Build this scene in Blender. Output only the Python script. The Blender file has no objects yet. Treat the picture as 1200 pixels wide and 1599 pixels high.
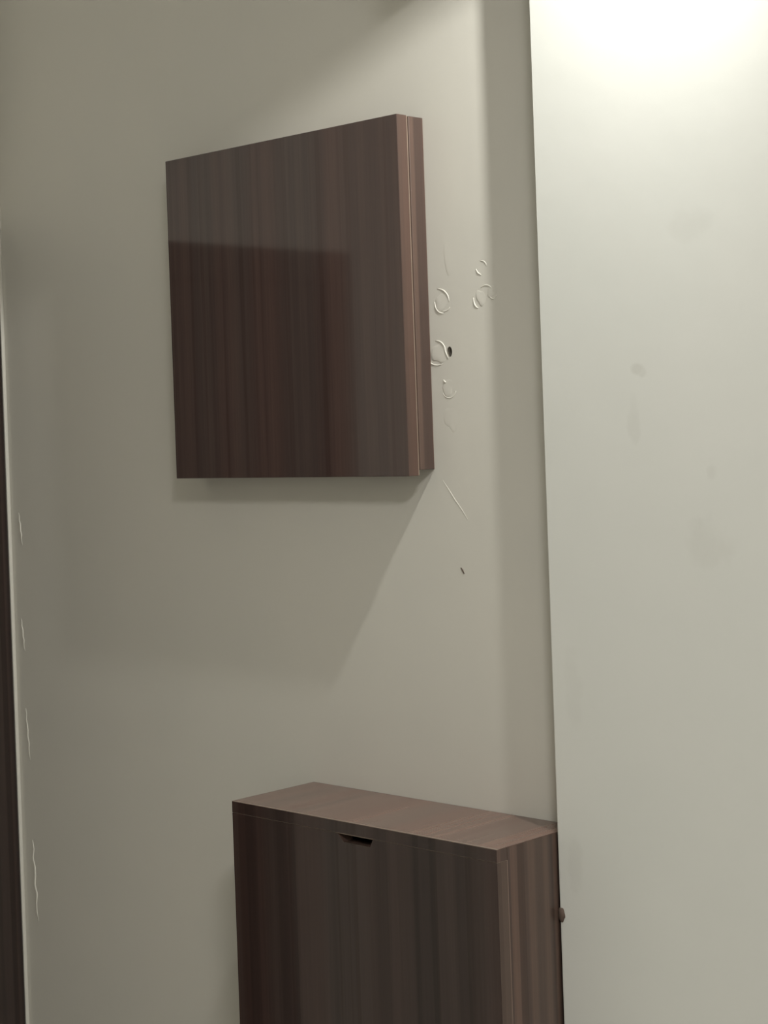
import bpy, bmesh, math
from mathutils import Vector, Matrix

scene = bpy.context.scene
COL = scene.collection
F = 0.32                                   # height of the fitted origin above the floor

# ------------------------------------------------------------------ camera
CAM = Vector((1.5821, -1.5723, 1.3454 + F))
YAW, PITCH, ROLL, FPX = 0.77168, -0.0066, -0.03505, 2752.5
fw = Vector((-math.sin(YAW) * math.cos(PITCH), math.cos(YAW) * math.cos(PITCH), math.sin(PITCH)))
rt0 = Vector((math.cos(YAW), math.sin(YAW), 0)); up0 = rt0.cross(fw)
rt = math.cos(ROLL) * rt0 + math.sin(ROLL) * up0
up = -math.sin(ROLL) * rt0 + math.cos(ROLL) * up0
cd = bpy.data.cameras.new('camera'); cam = bpy.data.objects.new('camera', cd); COL.objects.link(cam)
m = Matrix((rt, up, -fw)).transposed().to_4x4(); m.translation = CAM
cam.matrix_world = m
cd.sensor_fit = 'VERTICAL'; cd.sensor_height = 36.0; cd.lens = FPX / 1599 * 36.0
cd.shift_x = 5.37 / 1599; cd.shift_y = -110.9 / 1599
cd.clip_start = 0.01
scene.camera = cam

# ------------------------------------------------------------------ world and exposure
w = bpy.data.worlds.new('world'); scene.world = w; w.use_nodes = True
w.node_tree.nodes['Background'].inputs[0].default_value = (0.02, 0.02, 0.02, 1)
w.node_tree.nodes['Background'].inputs[1].default_value = 0.2
vs = scene.view_settings
vs.view_transform = 'Standard'; vs.look = 'None'; vs.gamma = 1.0; vs.exposure = 0.06; vs.use_curve_mapping = False
LAMP = Vector((0.670, -0.164, 2.055 + F))   # bulb of the wall lamp just above the picture
LAMP_R = 0.017
LAMP_POWER = 9.8
FILL_POWER = 89.0
LAMP_AIM = Vector((-0.60, -0.58, -0.55)).normalized()

# ------------------------------------------------------------------ materials
def new_mat(name):
    mt = bpy.data.materials.new(name); mt.use_nodes = True
    nt = mt.node_tree; b = nt.nodes['Principled BSDF']
    return mt, nt, b
def N(nt, kind, **kw):
    n = nt.nodes.new(kind)
    for k, v in kw.items(): setattr(n, k, v)
    return n
def plain(name, col, rough=0.5, metal=0.0):
    mt, nt, b = new_mat(name)
    b.inputs['Base Color'].default_value = (*col, 1); b.inputs['Roughness'].default_value = rough
    b.inputs['Metallic'].default_value = metal
    return mt
def ramp(nt, stops, interp='LINEAR'):
    r = N(nt, 'ShaderNodeValToRGB'); cr = r.color_ramp; cr.interpolation = interp
    while len(cr.elements) < len(stops): cr.elements.new(0.5)
    for e, (p, c) in zip(cr.elements, stops):
        e.position = p; e.color = c if len(c) == 4 else (*c, 1)
    return r

def plaster(name, col_a, col_b, smudges=()):
    """painted plaster: faint mottling, fine roller relief, a few grubby marks given as (x, z, rx, rz, strength)"""
    mt, nt, b = new_mat(name); L = nt.links.new
    tc = N(nt, 'ShaderNodeTexCoord')
    n1 = N(nt, 'ShaderNodeTexNoise'); n1.inputs['Scale'].default_value = 4.0; n1.inputs['Detail'].default_value = 3
    L(tc.outputs['Object'], n1.inputs['Vector'])
    r = ramp(nt, [(0.35, col_a), (0.65, col_b)]); L(n1.outputs['Fac'], r.inputs['Fac'])
    out = r.outputs['Color']
    if smudges:
        sep = N(nt, 'ShaderNodeSeparateXYZ'); L(tc.outputs['Object'], sep.inputs[0])
        nz = N(nt, 'ShaderNodeTexNoise'); nz.inputs['Scale'].default_value = 45; nz.inputs['Detail'].default_value = 3
        L(tc.outputs['Object'], nz.inputs['Vector'])
        acc = None
        def math_(op, a, c):
            q = N(nt, 'ShaderNodeMath', operation=op)
            for i, s in enumerate((a, c)):
                if isinstance(s, (int, float)): q.inputs[i].default_value = s
                else: L(s, q.inputs[i])
            return q.outputs[0]
        for (x, z, rx, rz, st) in smudges:
            dx = math_('DIVIDE', math_('SUBTRACT', sep.outputs['X'], x), rx)
            dz = math_('DIVIDE', math_('SUBTRACT', sep.outputs['Z'], z), rz)
            d = math_('ADD', math_('MULTIPLY', dx, dx), math_('MULTIPLY', dz, dz))
            d = math_('ADD', d, math_('MULTIPLY', math_('SUBTRACT', nz.outputs['Fac'], 0.5), 2.2))
            mr = N(nt, 'ShaderNodeMapRange'); mr.interpolation_type = 'SMOOTHSTEP'
            L(d, mr.inputs[0]); mr.inputs[1].default_value = 1.1; mr.inputs[2].default_value = 0.0
            mr.inputs[3].default_value = 0.0; mr.inputs[4].default_value = st
            acc = mr.outputs[0] if acc is None else math_('MAXIMUM', acc, mr.outputs[0])
        mx = N(nt, 'ShaderNodeMix', data_type='RGBA'); L(acc, mx.inputs[0]); L(out, mx.inputs[6])
        mx.inputs[7].default_value = (0.38, 0.37, 0.33, 1); out = mx.outputs[2]
    L(out, b.inputs['Base Color'])
    b.inputs['Roughness'].default_value = 0.55
    n2 = N(nt, 'ShaderNodeTexNoise'); n2.inputs['Scale'].default_value = 14; n2.inputs['Detail'].default_value = 5
    n2.inputs['Roughness'].default_value = 0.55
    L(tc.outputs['Object'], n2.inputs['Vector'])
    bp = N(nt, 'ShaderNodeBump'); bp.inputs['Strength'].default_value = 0.25; bp.inputs['Distance'].default_value = 0.002
    L(n2.outputs['Fac'], bp.inputs['Height']); L(bp.outputs[0], b.inputs['Normal'])
    return mt

def laminate(name, across, along, seed, tint=1.0, rough=0.07, slant=0.0, contrast=1.0, spec=0.5, freq=1.0, warm=0.0):
    """striped dark wood laminate: bands change along the axis 'across', run along the axis 'along'"""
    mt, nt, b = new_mat(name); L = nt.links.new
    tc = N(nt, 'ShaderNodeTexCoord'); sep = N(nt, 'ShaderNodeSeparateXYZ'); L(tc.outputs['Object'], sep.inputs[0])
    A, B = sep.outputs['XYZ'.index(across)], sep.outputs['XYZ'.index(along)]
    def vec(sa, sb, off):
        c = N(nt, 'ShaderNodeCombineXYZ')
        ma = N(nt, 'ShaderNodeMath', operation='MULTIPLY_ADD'); L(A, ma.inputs[0]); ma.inputs[1].default_value = sa; ma.inputs[2].default_value = off + seed
        sl = N(nt, 'ShaderNodeMath', operation='MULTIPLY_ADD'); L(B, sl.inputs[0]); sl.inputs[1].default_value = slant * sa; L(ma.outputs[0], sl.inputs[2])
        mb = N(nt, 'ShaderNodeMath', operation='MULTIPLY'); L(B, mb.inputs[0]); mb.inputs[1].default_value = sb
        L(sl.outputs[0], c.inputs[0]); L(mb.outputs[0], c.inputs[1]); c.inputs[2].default_value = off * 1.7 + seed
        return c.outputs[0]
    def noise(v, scale, det):
        n = N(nt, 'ShaderNodeTexNoise'); n.inputs['Scale'].default_value = scale; n.inputs['Detail'].default_value = det
        L(v, n.inputs['Vector']); return n.outputs['Fac']
    band = noise(vec(58.0 * freq, 0.30, 1.3), 1.0, 0.0)          # bands of 1 to 3 cm
    wide = noise(vec(17.0 * freq, 0.25, 5.9), 1.0, 0.0)          # slow drift between redder and greyer wood
    line = noise(vec(88.0 * freq, 0.35, 7.1), 1.0, 0.0)          # narrow dark lines
    fine = noise(vec(420.0, 9.0, 3.7), 1.0, 2.0)          # pores
    dk, lt = (0.056, 0.040, 0.037), (0.096, 0.066, 0.058)
    dk, lt = [(c[0], c[1] * (1 - 0.4 * warm), c[2] * (1 - warm)) for c in (dk, lt)]
    md = tuple(0.5 * (p + q) for p, q in zip(dk, lt))
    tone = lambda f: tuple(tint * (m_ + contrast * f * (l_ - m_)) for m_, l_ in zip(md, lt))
    r1 = ramp(nt, [(0.38, tone(-1.0)), (0.47, tone(0.4)), (0.53, tone(0.1)), (0.62, tone(1.1))])
    L(band, r1.inputs['Fac'])
    k = 1 - 0.38 * contrast
    r2 = ramp(nt, [(0.36, (k, k * 0.97, k * 0.97)), (0.43, (1, 1, 1))]); L(line, r2.inputs['Fac'])
    r3 = ramp(nt, [(0.3, (0.94, 0.94, 0.94)), (0.7, (1.05, 1.05, 1.04))]); L(fine, r3.inputs['Fac'])
    r4 = ramp(nt, [(0.38, (1.06, 0.97, 0.96)), (0.62, (0.98, 1.01, 1.02))]); L(wide, r4.inputs['Fac'])
    out = r1.outputs[0]
    for rr in (r2, r3, r4):
        mx = N(nt, 'ShaderNodeMix', data_type='RGBA', blend_type='MULTIPLY'); mx.inputs[0].default_value = 1
        L(out, mx.inputs[6]); L(rr.outputs[0], mx.inputs[7]); out = mx.outputs[2]
    L(out, b.inputs['Base Color'])
    b.inputs['Roughness'].default_value = rough
    b.inputs['Specular IOR Level'].default_value = spec
    return mt

WALL_A, WALL_B = (0.605, 0.595, 0.545), (0.625, 0.61, 0.555)
M = {}
M['wall_back'] = plaster('cream_plaster', WALL_A, WALL_B)
M['wall_right'] = plaster('white_plaster', (0.67, 0.685, 0.65), (0.69, 0.70, 0.665), smudges=[
    (0.476, 1.400 + F, 0.010, 0.007, 0.24), (0.483, 1.396 + F, 0.006, 0.006, 0.18), (0.470, 1.345 + F, 0.010, 0.030, 0.12),
    (0.545, 1.230 + F, 0.014, 0.014, 0.12), (0.560, 1.215 + F, 0.035, 0.03, 0.10), (0.565, 1.290 + F, 0.008, 0.01, 0.15),
    (0.55, 1.545 + F, 0.03, 0.02, 0.08), (0.37, 0.86 + F, 0.012, 0.04, 0.10), (0.375, 1.05 + F, 0.014, 0.05, 0.07)])
M['paint'] = plain('old_paint', (0.66, 0.65, 0.59), 0.45)
M['hole_dark'] = plain('hole_shade', (0.22, 0.20, 0.165), 0.9)  # dark tone that paints the shade inside the drilled hole
M['ceiling'] = plaster('ceiling_paint', (0.74, 0.73, 0.69), (0.76, 0.75, 0.71))
M['floor'] = plaster('floor_terrazzo', (0.46, 0.44, 0.40), (0.52, 0.50, 0.45))
M['front'] = laminate('striped_laminate_front', 'X', 'Z', 2.0, 0.90, contrast=0.36, freq=0.9)
M['front_low'] = laminate('striped_laminate_flap', 'X', 'Z', 11.4, 0.66, contrast=0.6, spec=0.32)
M['side'] = laminate('striped_laminate_side', 'Y', 'Z', 5.3, 1.32, 0.3, contrast=1.2, freq=1.15, warm=0.16)
M['edge'] = laminate('striped_laminate_edge', 'Y', 'Z', 8.9, 1.10, 0.3, contrast=0.5, warm=0.16)
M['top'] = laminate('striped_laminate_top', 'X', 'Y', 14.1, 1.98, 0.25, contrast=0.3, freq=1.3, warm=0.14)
M['top_edge'] = plain('top_edge_highlight', (0.22, 0.165, 0.135), 0.35)  # lighter tone paints in the highlight along the top's front edge
M['band'] = plain('pale_edge_band', (0.30, 0.235, 0.185), 0.4)
M['band_low'] = plain('brown_edge_band', (0.19, 0.135, 0.11), 0.4)
M['core'] = plain('board_core', (0.14, 0.10, 0.075), 0.7)
M['door'] = laminate('dark_door_wood', 'Y', 'Z', 21.0, 0.42, 0.2)
M['chip'] = plain('bare_brick', (0.10, 0.07, 0.055), 0.9)
M['steel'] = plain('brushed_steel', (0.55, 0.54, 0.52), 0.3, 1.0)
M['shade'] = plain('enamel_shade', (0.30, 0.30, 0.29), 0.5)

def emit(name, col, power):
    mt, nt, b = new_mat(name)
    b.inputs['Base Color'].default_value = (0.8, 0.8, 0.8, 1)
    b.inputs['Emission Color'].default_value = (*col, 1); b.inputs['Emission Strength'].default_value = power
    return mt
M['bulb'] = emit('lit_lens', (1.0, 0.985, 0.93), 20.0)
M['panel'] = emit('lit_diffuser', (1.0, 0.97, 0.93), FILL_POWER)

# ------------------------------------------------------------------ mesh helpers
def box(bm, x0, x1, y0, y1, z0, z1, bevel=0.0, seg=2, edges=None):
    vs_ = [bm.verts.new((x, y, z)) for x in (x0, x1) for y in (y0, y1) for z in (z0, z1)]
    fs = [(0, 1, 3, 2), (4, 6, 7, 5), (0, 4, 5, 1), (2, 3, 7, 6), (0, 2, 6, 4), (1, 5, 7, 3)]
    faces = [bm.faces.new([vs_[i] for i in f]) for f in fs]
    if bevel:
        es = {e for f in faces for e in f.edges}
        if edges: es = {e for e in es if edges(e)}
        bmesh.ops.bevel(bm, geom=list(es), offset=bevel, segments=seg, affect='EDGES', profile=0.5)
    return bm
def prism(bm, pts, y0, y1):
    """polygon in x,z pushed through y"""
    a = [bm.verts.new((x, y0, z)) for x, z in pts]; c = [bm.verts.new((x, y1, z)) for x, z in pts]
    n = len(pts); bm.faces.new(a); bm.faces.new(c[::-1])
    for i in range(n): bm.faces.new((a[i], c[i], c[(i + 1) % n], a[(i + 1) % n]))
    bmesh.ops.recalc_face_normals(bm, faces=bm.faces)
    return bm
def lathe(bm, prof, n=32):
    rings = []
    for r, z in prof:
        rings.append([bm.verts.new((r * math.cos(2 * math.pi * k / n), r * math.sin(2 * math.pi * k / n), z)) for k in range(n)] if r > 1e-6 else [bm.verts.new((0, 0, z))])
    for a, c in zip(rings, rings[1:]):
        for k in range(n):
            q = [a[k % len(a)], a[(k + 1) % len(a)], c[(k + 1) % len(c)], c[k % len(c)]]
            q = list(dict.fromkeys(q))
            if len(q) > 2: bm.faces.new(q)
    bmesh.ops.recalc_face_normals(bm, faces=bm.faces)
    return bm
def tube(bm, pts, radii, n=8, flat=1.0):
    """tapered tube through points lying on a wall (x, z, height above wall -> -y)"""
    P = [Vector(p) for p in pts]; rings = []
    for i, p in enumerate(P):
        d = (P[min(i + 1, len(P) - 1)] - P[max(i - 1, 0)]).normalized()
        s = d.cross(Vector((0, 1, 0)));  s = s.normalized() if s.length > 1e-4 else Vector((1, 0, 0)); o = d.cross(s).normalized()
        rings.append([bm.verts.new(p + radii[i] * (math.cos(2*math.pi*k/n) * s + flat * math.sin(2*math.pi*k/n) * o)) for k in range(n)])
    for a, c in zip(rings, rings[1:]):
        for k in range(n): bm.faces.new((a[k], a[(k+1) % n], c[(k+1) % n], c[k]))
    bm.faces.new(rings[0]); bm.faces.new(rings[-1])
    bmesh.ops.recalc_face_normals(bm, faces=bm.faces)
    return bm
def obj(name, bm, mat, parent=None, loc=(0, 0, 0), smooth=False):
    me = bpy.data.meshes.new(name); bm.to_mesh(me); bm.free()
    me.materials.append(mat)
    if smooth:
        for p in me.polygons: p.use_smooth = True
    o = bpy.data.objects.new(name, me); COL.objects.link(o); o.location = loc
    if parent: o.parent = parent
    return o
def struct(o):
    o['kind'] = 'structure'; return o
def thing(name, label, cat, loc):
    o = bpy.data.objects.new(name, None); COL.objects.link(o); o.location = loc
    o['label'] = label; o['category'] = cat
    return o
def B(): return bmesh.new()

# ------------------------------------------------------------------ the room
XL, XE, XR, YF, H = -0.760, 0.3465, 2.45, -2.7, 2.78       # left wall, step edge, far right wall, wall behind the camera, ceiling
DSTEP = 0.042                                              # the right-hand stretch of wall stands this far forward
DOOR_H, DY0, DY1 = 1.678 + F, -0.0062, -0.855

wall_back = struct(obj('wall_back', box(B(), XL - 0.12, XE, 0.0, 0.12, 0, H), M['wall_back']))
wall_right = struct(obj('wall_right', box(B(), XE, XR + 0.12, -DSTEP, 0.12, 0, H, 0.0010, 2,
    edges=lambda e: all(abs(v.co.x - XE) < 1e-5 and abs(v.co.y + DSTEP) < 1e-5 for v in e.verts)), M['wall_right']))
bm = B()
box(bm, XL - 0.12, XL, DY0, 0.0, 0, DOOR_H, 0.0015, 2)
box(bm, XL - 0.12, XL, DY1, 0.0, DOOR_H, H)
box(bm, XL - 0.12, XL, YF, DY1, 0, H)
wall_left = struct(obj('wall_left', bm, M['wall_back']))
struct(obj('wall_front', box(B(), XL - 0.12, XR + 0.12, YF - 0.12, YF, 0, H), M['wall_back']))
struct(obj('wall_far', box(B(), XR, XR + 0.12, YF, -DSTEP, 0, H), M['wall_back']))
struct(obj('floor', box(B(), XL - 0.12, XR + 0.12, YF - 0.12, 0.12, -0.1, 0), M['floor']))
struct(obj('ceiling', box(B(), XL - 0.12, XR + 0.12, YF - 0.12, 0.12, H, H + 0.1), M['ceiling']))

# dark wooden door in the left wall, its frame running into the corner
bm = B()
box(bm, XL - 0.115, XL - 0.0008, DY0 - 0.055, DY0 - 0.0004, 0, DOOR_H - 0.0005, 0.002)
box(bm, XL - 0.115, XL - 0.0008, DY1 + 0.0004, DY1 + 0.055, 0, DOOR_H - 0.0005, 0.002)
box(bm, XL - 0.115, XL - 0.0008, DY1 + 0.055, DY0 - 0.055, DOOR_H - 0.06, DOOR_H - 0.0005, 0.002)
door = struct(obj('door_1', box(B(), XL - 0.06, XL - 0.02, DY1 + 0.058, DY0 - 0.058, 0.008, DOOR_H - 0.063, 0.002), M['door']))
obj('door_frame', bm, M['door'], door)
bm = B(); lathe(bm, [(0, -0.02), (0.024, -0.02), (0.024, -0.012), (0.010, -0.010), (0.010, 0.02), (0.024, 0.03), (0.026, 0.045), (0.018, 0.056), (0, 0.058)], 20)
for v in bm.verts: v.co = Vector((XL - 0.02 + 0.02 + v.co.z - 0.0, DY1 + 0.13 + v.co.x, 1.13 + v.co.y))
obj('door_knob', bm, M['steel'], door, smooth=True)

# ------------------------------------------------------------------ wall marks: drilled hole, flaked paint, ridges
HX, HZ = 0.1728, 1.4352 + F
cut = B(); lathe(cut, [(0, -0.03), (0.0036, -0.03), (0.0040, 0.0), (0.0046, 0.03), (0, 0.03)], 16)
for v in cut.verts: v.co = Vector((HX + v.co.x, -v.co.z + 0.0, HZ + v.co.y * 1.6))
hole_me = bpy.data.meshes.new('cut'); cut.to_mesh(hole_me); cut.free()
tmp = bpy.data.objects.new('cut', hole_me); COL.objects.link(tmp)
md = wall_back.modifiers.new('hole', 'BOOLEAN'); md.operation = 'DIFFERENCE'; md.object = tmp; md.solver = 'EXACT'
dg = bpy.context.evaluated_depsgraph_get()
baked = bpy.data.meshes.new_from_object(wall_back.evaluated_get(dg))
wall_back.modifiers.clear(); wall_back.data = baked
bpy.data.objects.remove(tmp)
if not baked.materials: baked.materials.append(M['wall_back'])
baked.materials.append(M['hole_dark'])
for p in baked.polygons:
    if 0.0004 < p.center.y < 0.05 and (p.center - Vector((HX, p.center.y, HZ))).length < 0.02: p.material_index = len(baked.materials) - 1

def arc(cx, cz, rx, rz, a0, a1, n=9):
    return [(cx + rx * math.cos(math.radians(a0 + (a1 - a0) * i / (n - 1))), 0.0, cz + rz * math.sin(math.radians(a0 + (a1 - a0) * i / (n - 1)))) for i in range(n)]
def ridge(pts, r, flat=0.7, y=0.0, parent=wall_back, name='paint_ridge'):
    n = len(pts); radii = [0.88 * r * (0.25 + 0.75 * math.sin(math.pi * (i + 0.5) / n)) for i in range(n)]
    return obj(name, tube(B(), [(x, y + yy, z + F) for x, yy, z in pts], radii, 8, flat), M['paint'], parent, smooth=True)
ridge(arc(0.1640, 1.4955, 0.0125, 0.0135, 175, 275), 0.0016)      # curled flake beside the wall box
ridge(arc(0.1545, 1.4960, 0.020, 0.0160, 85, -5), 0.0013)
ridge(arc(0.1660, 1.4900, 0.0100, 0.006, 250, 345), 0.0010)
ridge(arc(0.1520, 1.4330, 0.0150, 0.0165, 95, 5), 0.0013)          # flake around the drilled hole
ridge(arc(0.1530, 1.4310, 0.0160, 0.0110, 195, 300), 0.0011)
ridge([(0.1640, 0, 1.4420), (0.1668, 0, 1.4340), (0.1705, 0, 1.4270)], 0.0014)
ridge([(0.2190, 0, 1.5300), (0.2215, 0, 1.5255), (0.2265, 0, 1.5225)], 0.0013)
ridge(arc(0.2215, 1.4950, 0.008, 0.011, 170, 265), 0.0014)
ridge(arc(0.2330, 1.5020, 0.010, 0.008, 20, 140), 0.0010)
ridge(arc(0.2440, 1.5010, 0.006, 0.008, 190, 330), 0.0010)
ridge(arc(0.2270, 1.5330, 0.008, 0.006, -10, 100), 0.0010)
ridge([(0.1610, 0, 1.4020), (0.1635, 0, 1.3995), (0.1655, 0, 1.3990)], 0.0017)
ridge(arc(0.1700, 1.3900, 0.011, 0.010, 200, 350), 0.0008)
ridge([(0.1545, 0, 1.2815), (0.1640, 0, 1.2700), (0.1730, 0, 1.2585), (0.1840, 0, 1.2460), (0.1925, 0, 1.2340)], 0.0007)   # long scratch line
ridge([(0.1790, 0, 1.1768), (0.1815, 0, 1.1735), (0.1840, 0, 1.1695)], 0.0013, name='paint_nick').data.materials[0] = M['chip']
# lifted flakes of paint: thin irregular domes on the plaster
def flake(cx, cz, rx, rz, h, seed):
    bm = B(); n = 18; rings = []
    for k, (f, g) in enumerate(((1.0, -0.2), (0.93, 0.55), (0.75, 0.85), (0.4, 1.0))):
        ring = []
        for i in range(n):
            a = 2 * math.pi * i / n
            wv = 1 + 0.16 * math.sin(2 * a + seed) + 0.10 * math.sin(3 * a + 2.1 * seed) + 0.06 * math.sin(5 * a + seed)
            tilt = 1 + 0.7 * math.cos(a - 3.9)                 # the lower left rim stands prouder
            ring.append(bm.verts.new((cx + rx * f * wv * math.cos(a), -h * g * (tilt if g > 0 else 1), cz + F + rz * f * wv * math.sin(a))))
        rings.append(ring)
    for a_, c_ in zip(rings, rings[1:]):
        for i in range(n): bm.faces.new((a_[i], a_[(i + 1) % n], c_[(i + 1) % n], c_[i]))
    bm.faces.new(rings[-1]); bmesh.ops.recalc_face_normals(bm, faces=bm.faces)
    return obj('paint_flake', bm, M['wall_back'], wall_back, smooth=True)
for f_ in ((0.1630, 1.4950, 0.0105, 0.0115, 0.00035, 0.4), (0.1555, 1.4340, 0.0115, 0.0135, 0.00035, 1.9), (0.2250, 1.4960, 0.0075, 0.0095, 0.0003, 3.0),
           (0.1680, 1.3920, 0.0090, 0.0100, 0.00022, 5.5), (0.2420, 1.5020, 0.0065, 0.0080, 0.0002, 0.9),
           (0.1720, 1.3550, 0.0110, 0.0160, 0.00012, 2.4), (0.1760, 1.5450, 0.0080, 0.0180, 0.00012, 3.6)):
    flake(*f_)
# runs of paint beside the door
for x, z0, z1, wob in ((-0.7400, 1.235, 1.185, 0.0012), (-0.7435, 1.070, 1.020, 0.0012), (-0.7400, 0.930, 0.850, 0.0012), (-0.7345, 0.725, 0.600, 0.0026)):
    pts = [(x + wob * math.sin(2.3 * i) + 0.0007 * i, 0, z0 + (z1 - z0) * i / 9) for i in range(10)]
    ridge(pts, 0.0030 if z0 < 0.8 else 0.0022, 0.5)
# brown chip on the step edge
bm = B(); bmesh.ops.create_uvsphere(bm, u_segments=14, v_segments=10, radius=1)
for v in bm.verts:
    k = 1 + 0.12 * math.sin(5 * v.co.z + 3 * v.co.x)
    v.co = Vector((XE + 0.0028 + 0.0042 * v.co.x * k, -DSTEP - 0.0004 + 0.0026 * v.co.y, 0.7995 + F + 0.0082 * v.co.z * k))
obj('edge_chip', bm, M['chip'], wall_right, smooth=True)

# ------------------------------------------------------------------ square wall box
UX0, UX1, UZ0, UZ1 = -0.2962, 0.1403, 1.2881, 1.7205
TB, TP = 0.0252, 0.0185
root = thing('wall_cabinet', 'square shallow wall box with glossy dark striped wood front, hung above the slim cabinet', 'cabinet', ((UX0 + UX1) / 2, 0, UZ0 + F))
cx = (UX0 + UX1) / 2
hw = (UX1 - UX0) / 2; hh = UZ1 - UZ0
o = obj('door', box(B(), -hw, hw, -TB - TP, -TB - 0.0014, 0, hh, 0.0007, 2), M['front'], root)
def side_faces(o, mat, test):
    o.data.materials.append(mat)
    for p in o.data.polygons:
        if test(p): p.material_index = 1
side_faces(o, M['edge'], lambda p: abs(p.normal.y) < 0.5)
obj('edge_band', box(B(), -hw + 0.0002, hw - 0.0002, -TB - 0.0014, -TB - 0.0002, 0.0006, hh - 0.0008), M['band'], o)
bm = B()
bx0, bx1, bz0, bz1 = -hw + 0.002, 0.1424 - cx, 0.0070, hh - 0.0012
o = obj('body', box(bm, bx0, bx1, -TB, -0.0002, bz0, bz1, 0.0006, 1), M['side'], root)

# ------------------------------------------------------------------ slim flap-front cabinet
LX0, LX1, LZ, LD = -0.0896, 0.3428, 0.8899 + F, 0.1419
cx = (LX0 + LX1) / 2; hw = (LX1 - LX0) / 2
root = thing('shoe_cabinet', 'slim dark striped wood shoe cabinet with flap fronts standing against the cream wall', 'cabinet', (cx, 0, 0))
TF = 0.0165; T = 0.016
zs = 0.8752 + F; zseam = zs + 0.0006
for s in (-1, 1):
    x0, x1 = (-hw, -hw + T) if s < 0 else (hw - T, hw)
    obj('side_panel', box(B(), x0, x1, -LD + TF + 0.0008, -0.001, 0, LZ - 0.0006, 0.0005, 1), M['side'], root)
obj('back_panel', box(B(), -hw + T + 0.0005, hw - T - 0.0005, -0.007, -0.002, 0.05, LZ - 0.018), M['core'], root)
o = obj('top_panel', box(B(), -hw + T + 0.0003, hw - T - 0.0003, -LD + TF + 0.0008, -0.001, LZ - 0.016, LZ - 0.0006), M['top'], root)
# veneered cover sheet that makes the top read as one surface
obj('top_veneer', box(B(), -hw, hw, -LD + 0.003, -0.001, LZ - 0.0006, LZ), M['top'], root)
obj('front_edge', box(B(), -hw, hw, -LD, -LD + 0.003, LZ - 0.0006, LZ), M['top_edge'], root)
o = obj('front_rail', box(B(), -hw, hw, -LD, -LD + TF, zseam, LZ - 0.0006), M['front_low'], root)
side_faces(o, M['side'], lambda p: abs(p.normal.x) > 0.5)
obj('seam_strip', box(B(), -hw + 0.0004, hw - 0.0004, -LD + 0.0006, -LD + TF, zs - 0.0004, zseam), M['band'], o)
nx0, nx1, nx2, nx3 = 0.0972 - cx, 0.1075 - cx, 0.1505 - cx, 0.1560 - cx
FH = 0.386
for k in range(3):
    t = zs - k * (FH + 0.003); bt = t - FH; nd = 0.0095
    pts = [(-hw, bt), (hw, bt), (hw, t), (nx3, t), (nx2, t - nd), (nx1, t - nd), (nx0, t), (-hw, t)]
    o = obj('flap', prism(B(), pts, -LD, -LD + TF), M['front_low'], root)
    side_faces(o, M['edge'], lambda p: abs(p.normal.y) < 0.5)
    obj('edge_band', box(B(), hw - 0.0012, hw + 0.0002, -LD + TF - 0.0003, -LD + TF + 0.0008, bt, t), M['band_low'], o)
    obj('tilt_tray', box(B(), -hw + T + 0.004, hw - T - 0.004, -LD + TF + 0.004, -0.03, bt + 0.02, bt + 0.03), M['core'], root)
obj('plinth', box(B(), -hw + T + 0.0005, hw - T - 0.0005, -LD + TF + 0.002, -LD + TF + 0.016, 0, zs - 3 * (FH + 0.003)), M['side'], root)

# ------------------------------------------------------------------ lamps above the picture
root = thing('wall_lamp', 'lit wall spotlight with an added beam-cutting visor on the white wall above the cabinets', 'lamp', (LAMP.x, -DSTEP, LAMP.z))
off = Vector((0, LAMP.y + DSTEP, 0))                         # lens centre in the lamp's own space
q = LAMP_AIM.to_track_quat('-Z', 'Y').to_matrix().to_4x4()
def aimed(bm):
    for v in bm.verts: v.co = off + q @ v.co
    return bm
obj('lens', aimed(lathe(B(), [(0, 0.004), (LAMP_R * 1.15, 0.004), (LAMP_R * 1.15, 0.001), (0, 0.001)], 24)), M['bulb'], root)
obj('head', aimed(lathe(B(), [(0, 0.075), (0.020, 0.072), (0.030, 0.050), (0.031, 0.002), (0.029, 0.001), (0.021, 0.0045), (0, 0.0045)], 32)), M['shade'], root, smooth=True)
ld = bpy.data.lights.new('spot_beam', 'AREA'); ld.shape = 'DISK'; ld.size = 2 * LAMP_R; ld.energy = LAMP_POWER
ld.color = (1.0, 0.985, 0.93); ld.spread = math.radians(168)
lo = bpy.data.objects.new('spot_beam', ld); COL.objects.link(lo); lo.parent = root
lo.matrix_local = Matrix.Translation(off) @ q @ Matrix.Translation((0, 0, -0.002))
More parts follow.
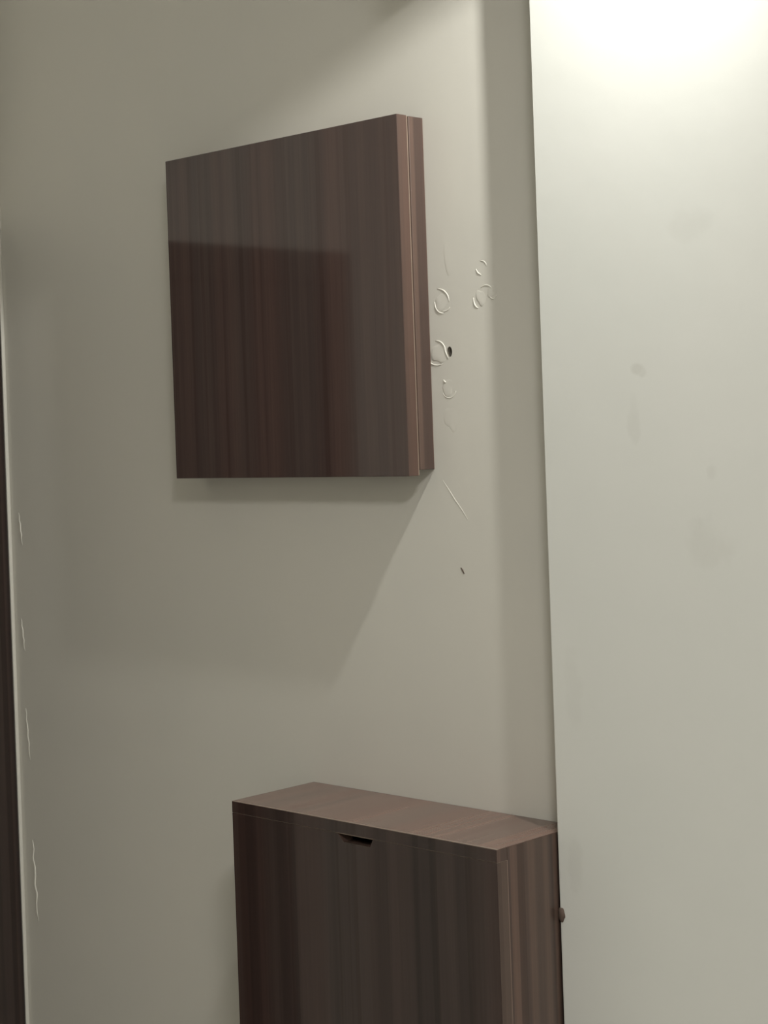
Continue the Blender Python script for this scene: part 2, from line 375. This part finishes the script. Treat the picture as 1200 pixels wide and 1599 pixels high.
# visor: unseen flat plate added beside the head to block light towards the upper left
Va = Vector((0.19, 0, 1.852 + F)) - LAMP; Vb = Vector((-0.01, 0, 1.786 + F)) - LAMP
e0 = off + 0.31 * Va + 0.6 * 0.31 * (Va - Vb); e1 = off + 0.31 * Vb + 4.0 * 0.31 * (Vb - Va)
upv = Va.cross(Vb); upv = upv.normalized() * (0.13 if upv.z > 0 else -0.13); th = Vector((0, 0.003, 0))
bm = B()
lo_, hi_ = [e0, e1, e1 + upv * 0.9 + Vector((0.02, -0.06, 0)), e0 + upv * 0.9 + Vector((0, -0.06, 0))], None
va = [bm.verts.new(p) for p in lo_]; vb = [bm.verts.new(p - th) for p in lo_]
bm.faces.new(va); bm.faces.new(vb[::-1])
for i in range(4): bm.faces.new((va[i], vb[i], vb[(i + 1) % 4], va[(i + 1) % 4]))
bmesh.ops.recalc_face_normals(bm, faces=bm.faces)
obj('visor', bm, M['shade'], root)
bm = B(); back_ = off + q @ Vector((0, 0, 0.06)); top_ = e0 + upv * 0.85 + Vector((0, -0.055, 0))
tube(bm, [back_, (back_ + top_) / 2 + Vector((0, 0, 0.02)), top_], [0.005] * 3, 10)
obj('visor_bracket', bm, M['steel'], root, smooth=True)
bm = B(); tube(bm, [(back_.x, -0.01, back_.z + 0.03), (back_.x, back_.y * 0.6, back_.z + 0.03), back_], [0.007] * 3, 12)
obj('arm', bm, M['steel'], root, smooth=True)
bm = B(); lathe(bm, [(0, 0), (0.045, 0), (0.045, 0.008), (0.040, 0.012), (0, 0.012)], 32)
for v in bm.verts: v.co = Vector((back_.x + v.co.x, -v.co.z, back_.z + 0.03 + v.co.y))
obj('wall_plate', bm, M['steel'], root)

root = thing('fill_lamp', 'added unseen fill lamp, a round flush ceiling fitting with a glowing diffuser and a steel rim', 'lamp', (1.75, -1.45, H))  # unseen lamp, added as ambient fill for the room
bm = B(); lathe(bm, [(0.0, 0), (0.20, 0), (0.20, -0.045), (0.19, -0.045), (0.19, -0.03), (0.0, -0.03)], 48)
obj('rim', bm, M['steel'], root)
bm = B(); lathe(bm, [(0.0, -0.058), (0.10, -0.054), (0.188, -0.040), (0.188, -0.034), (0.0, -0.034)], 48)
obj('diffuser', bm, M['panel'], root, smooth=True)
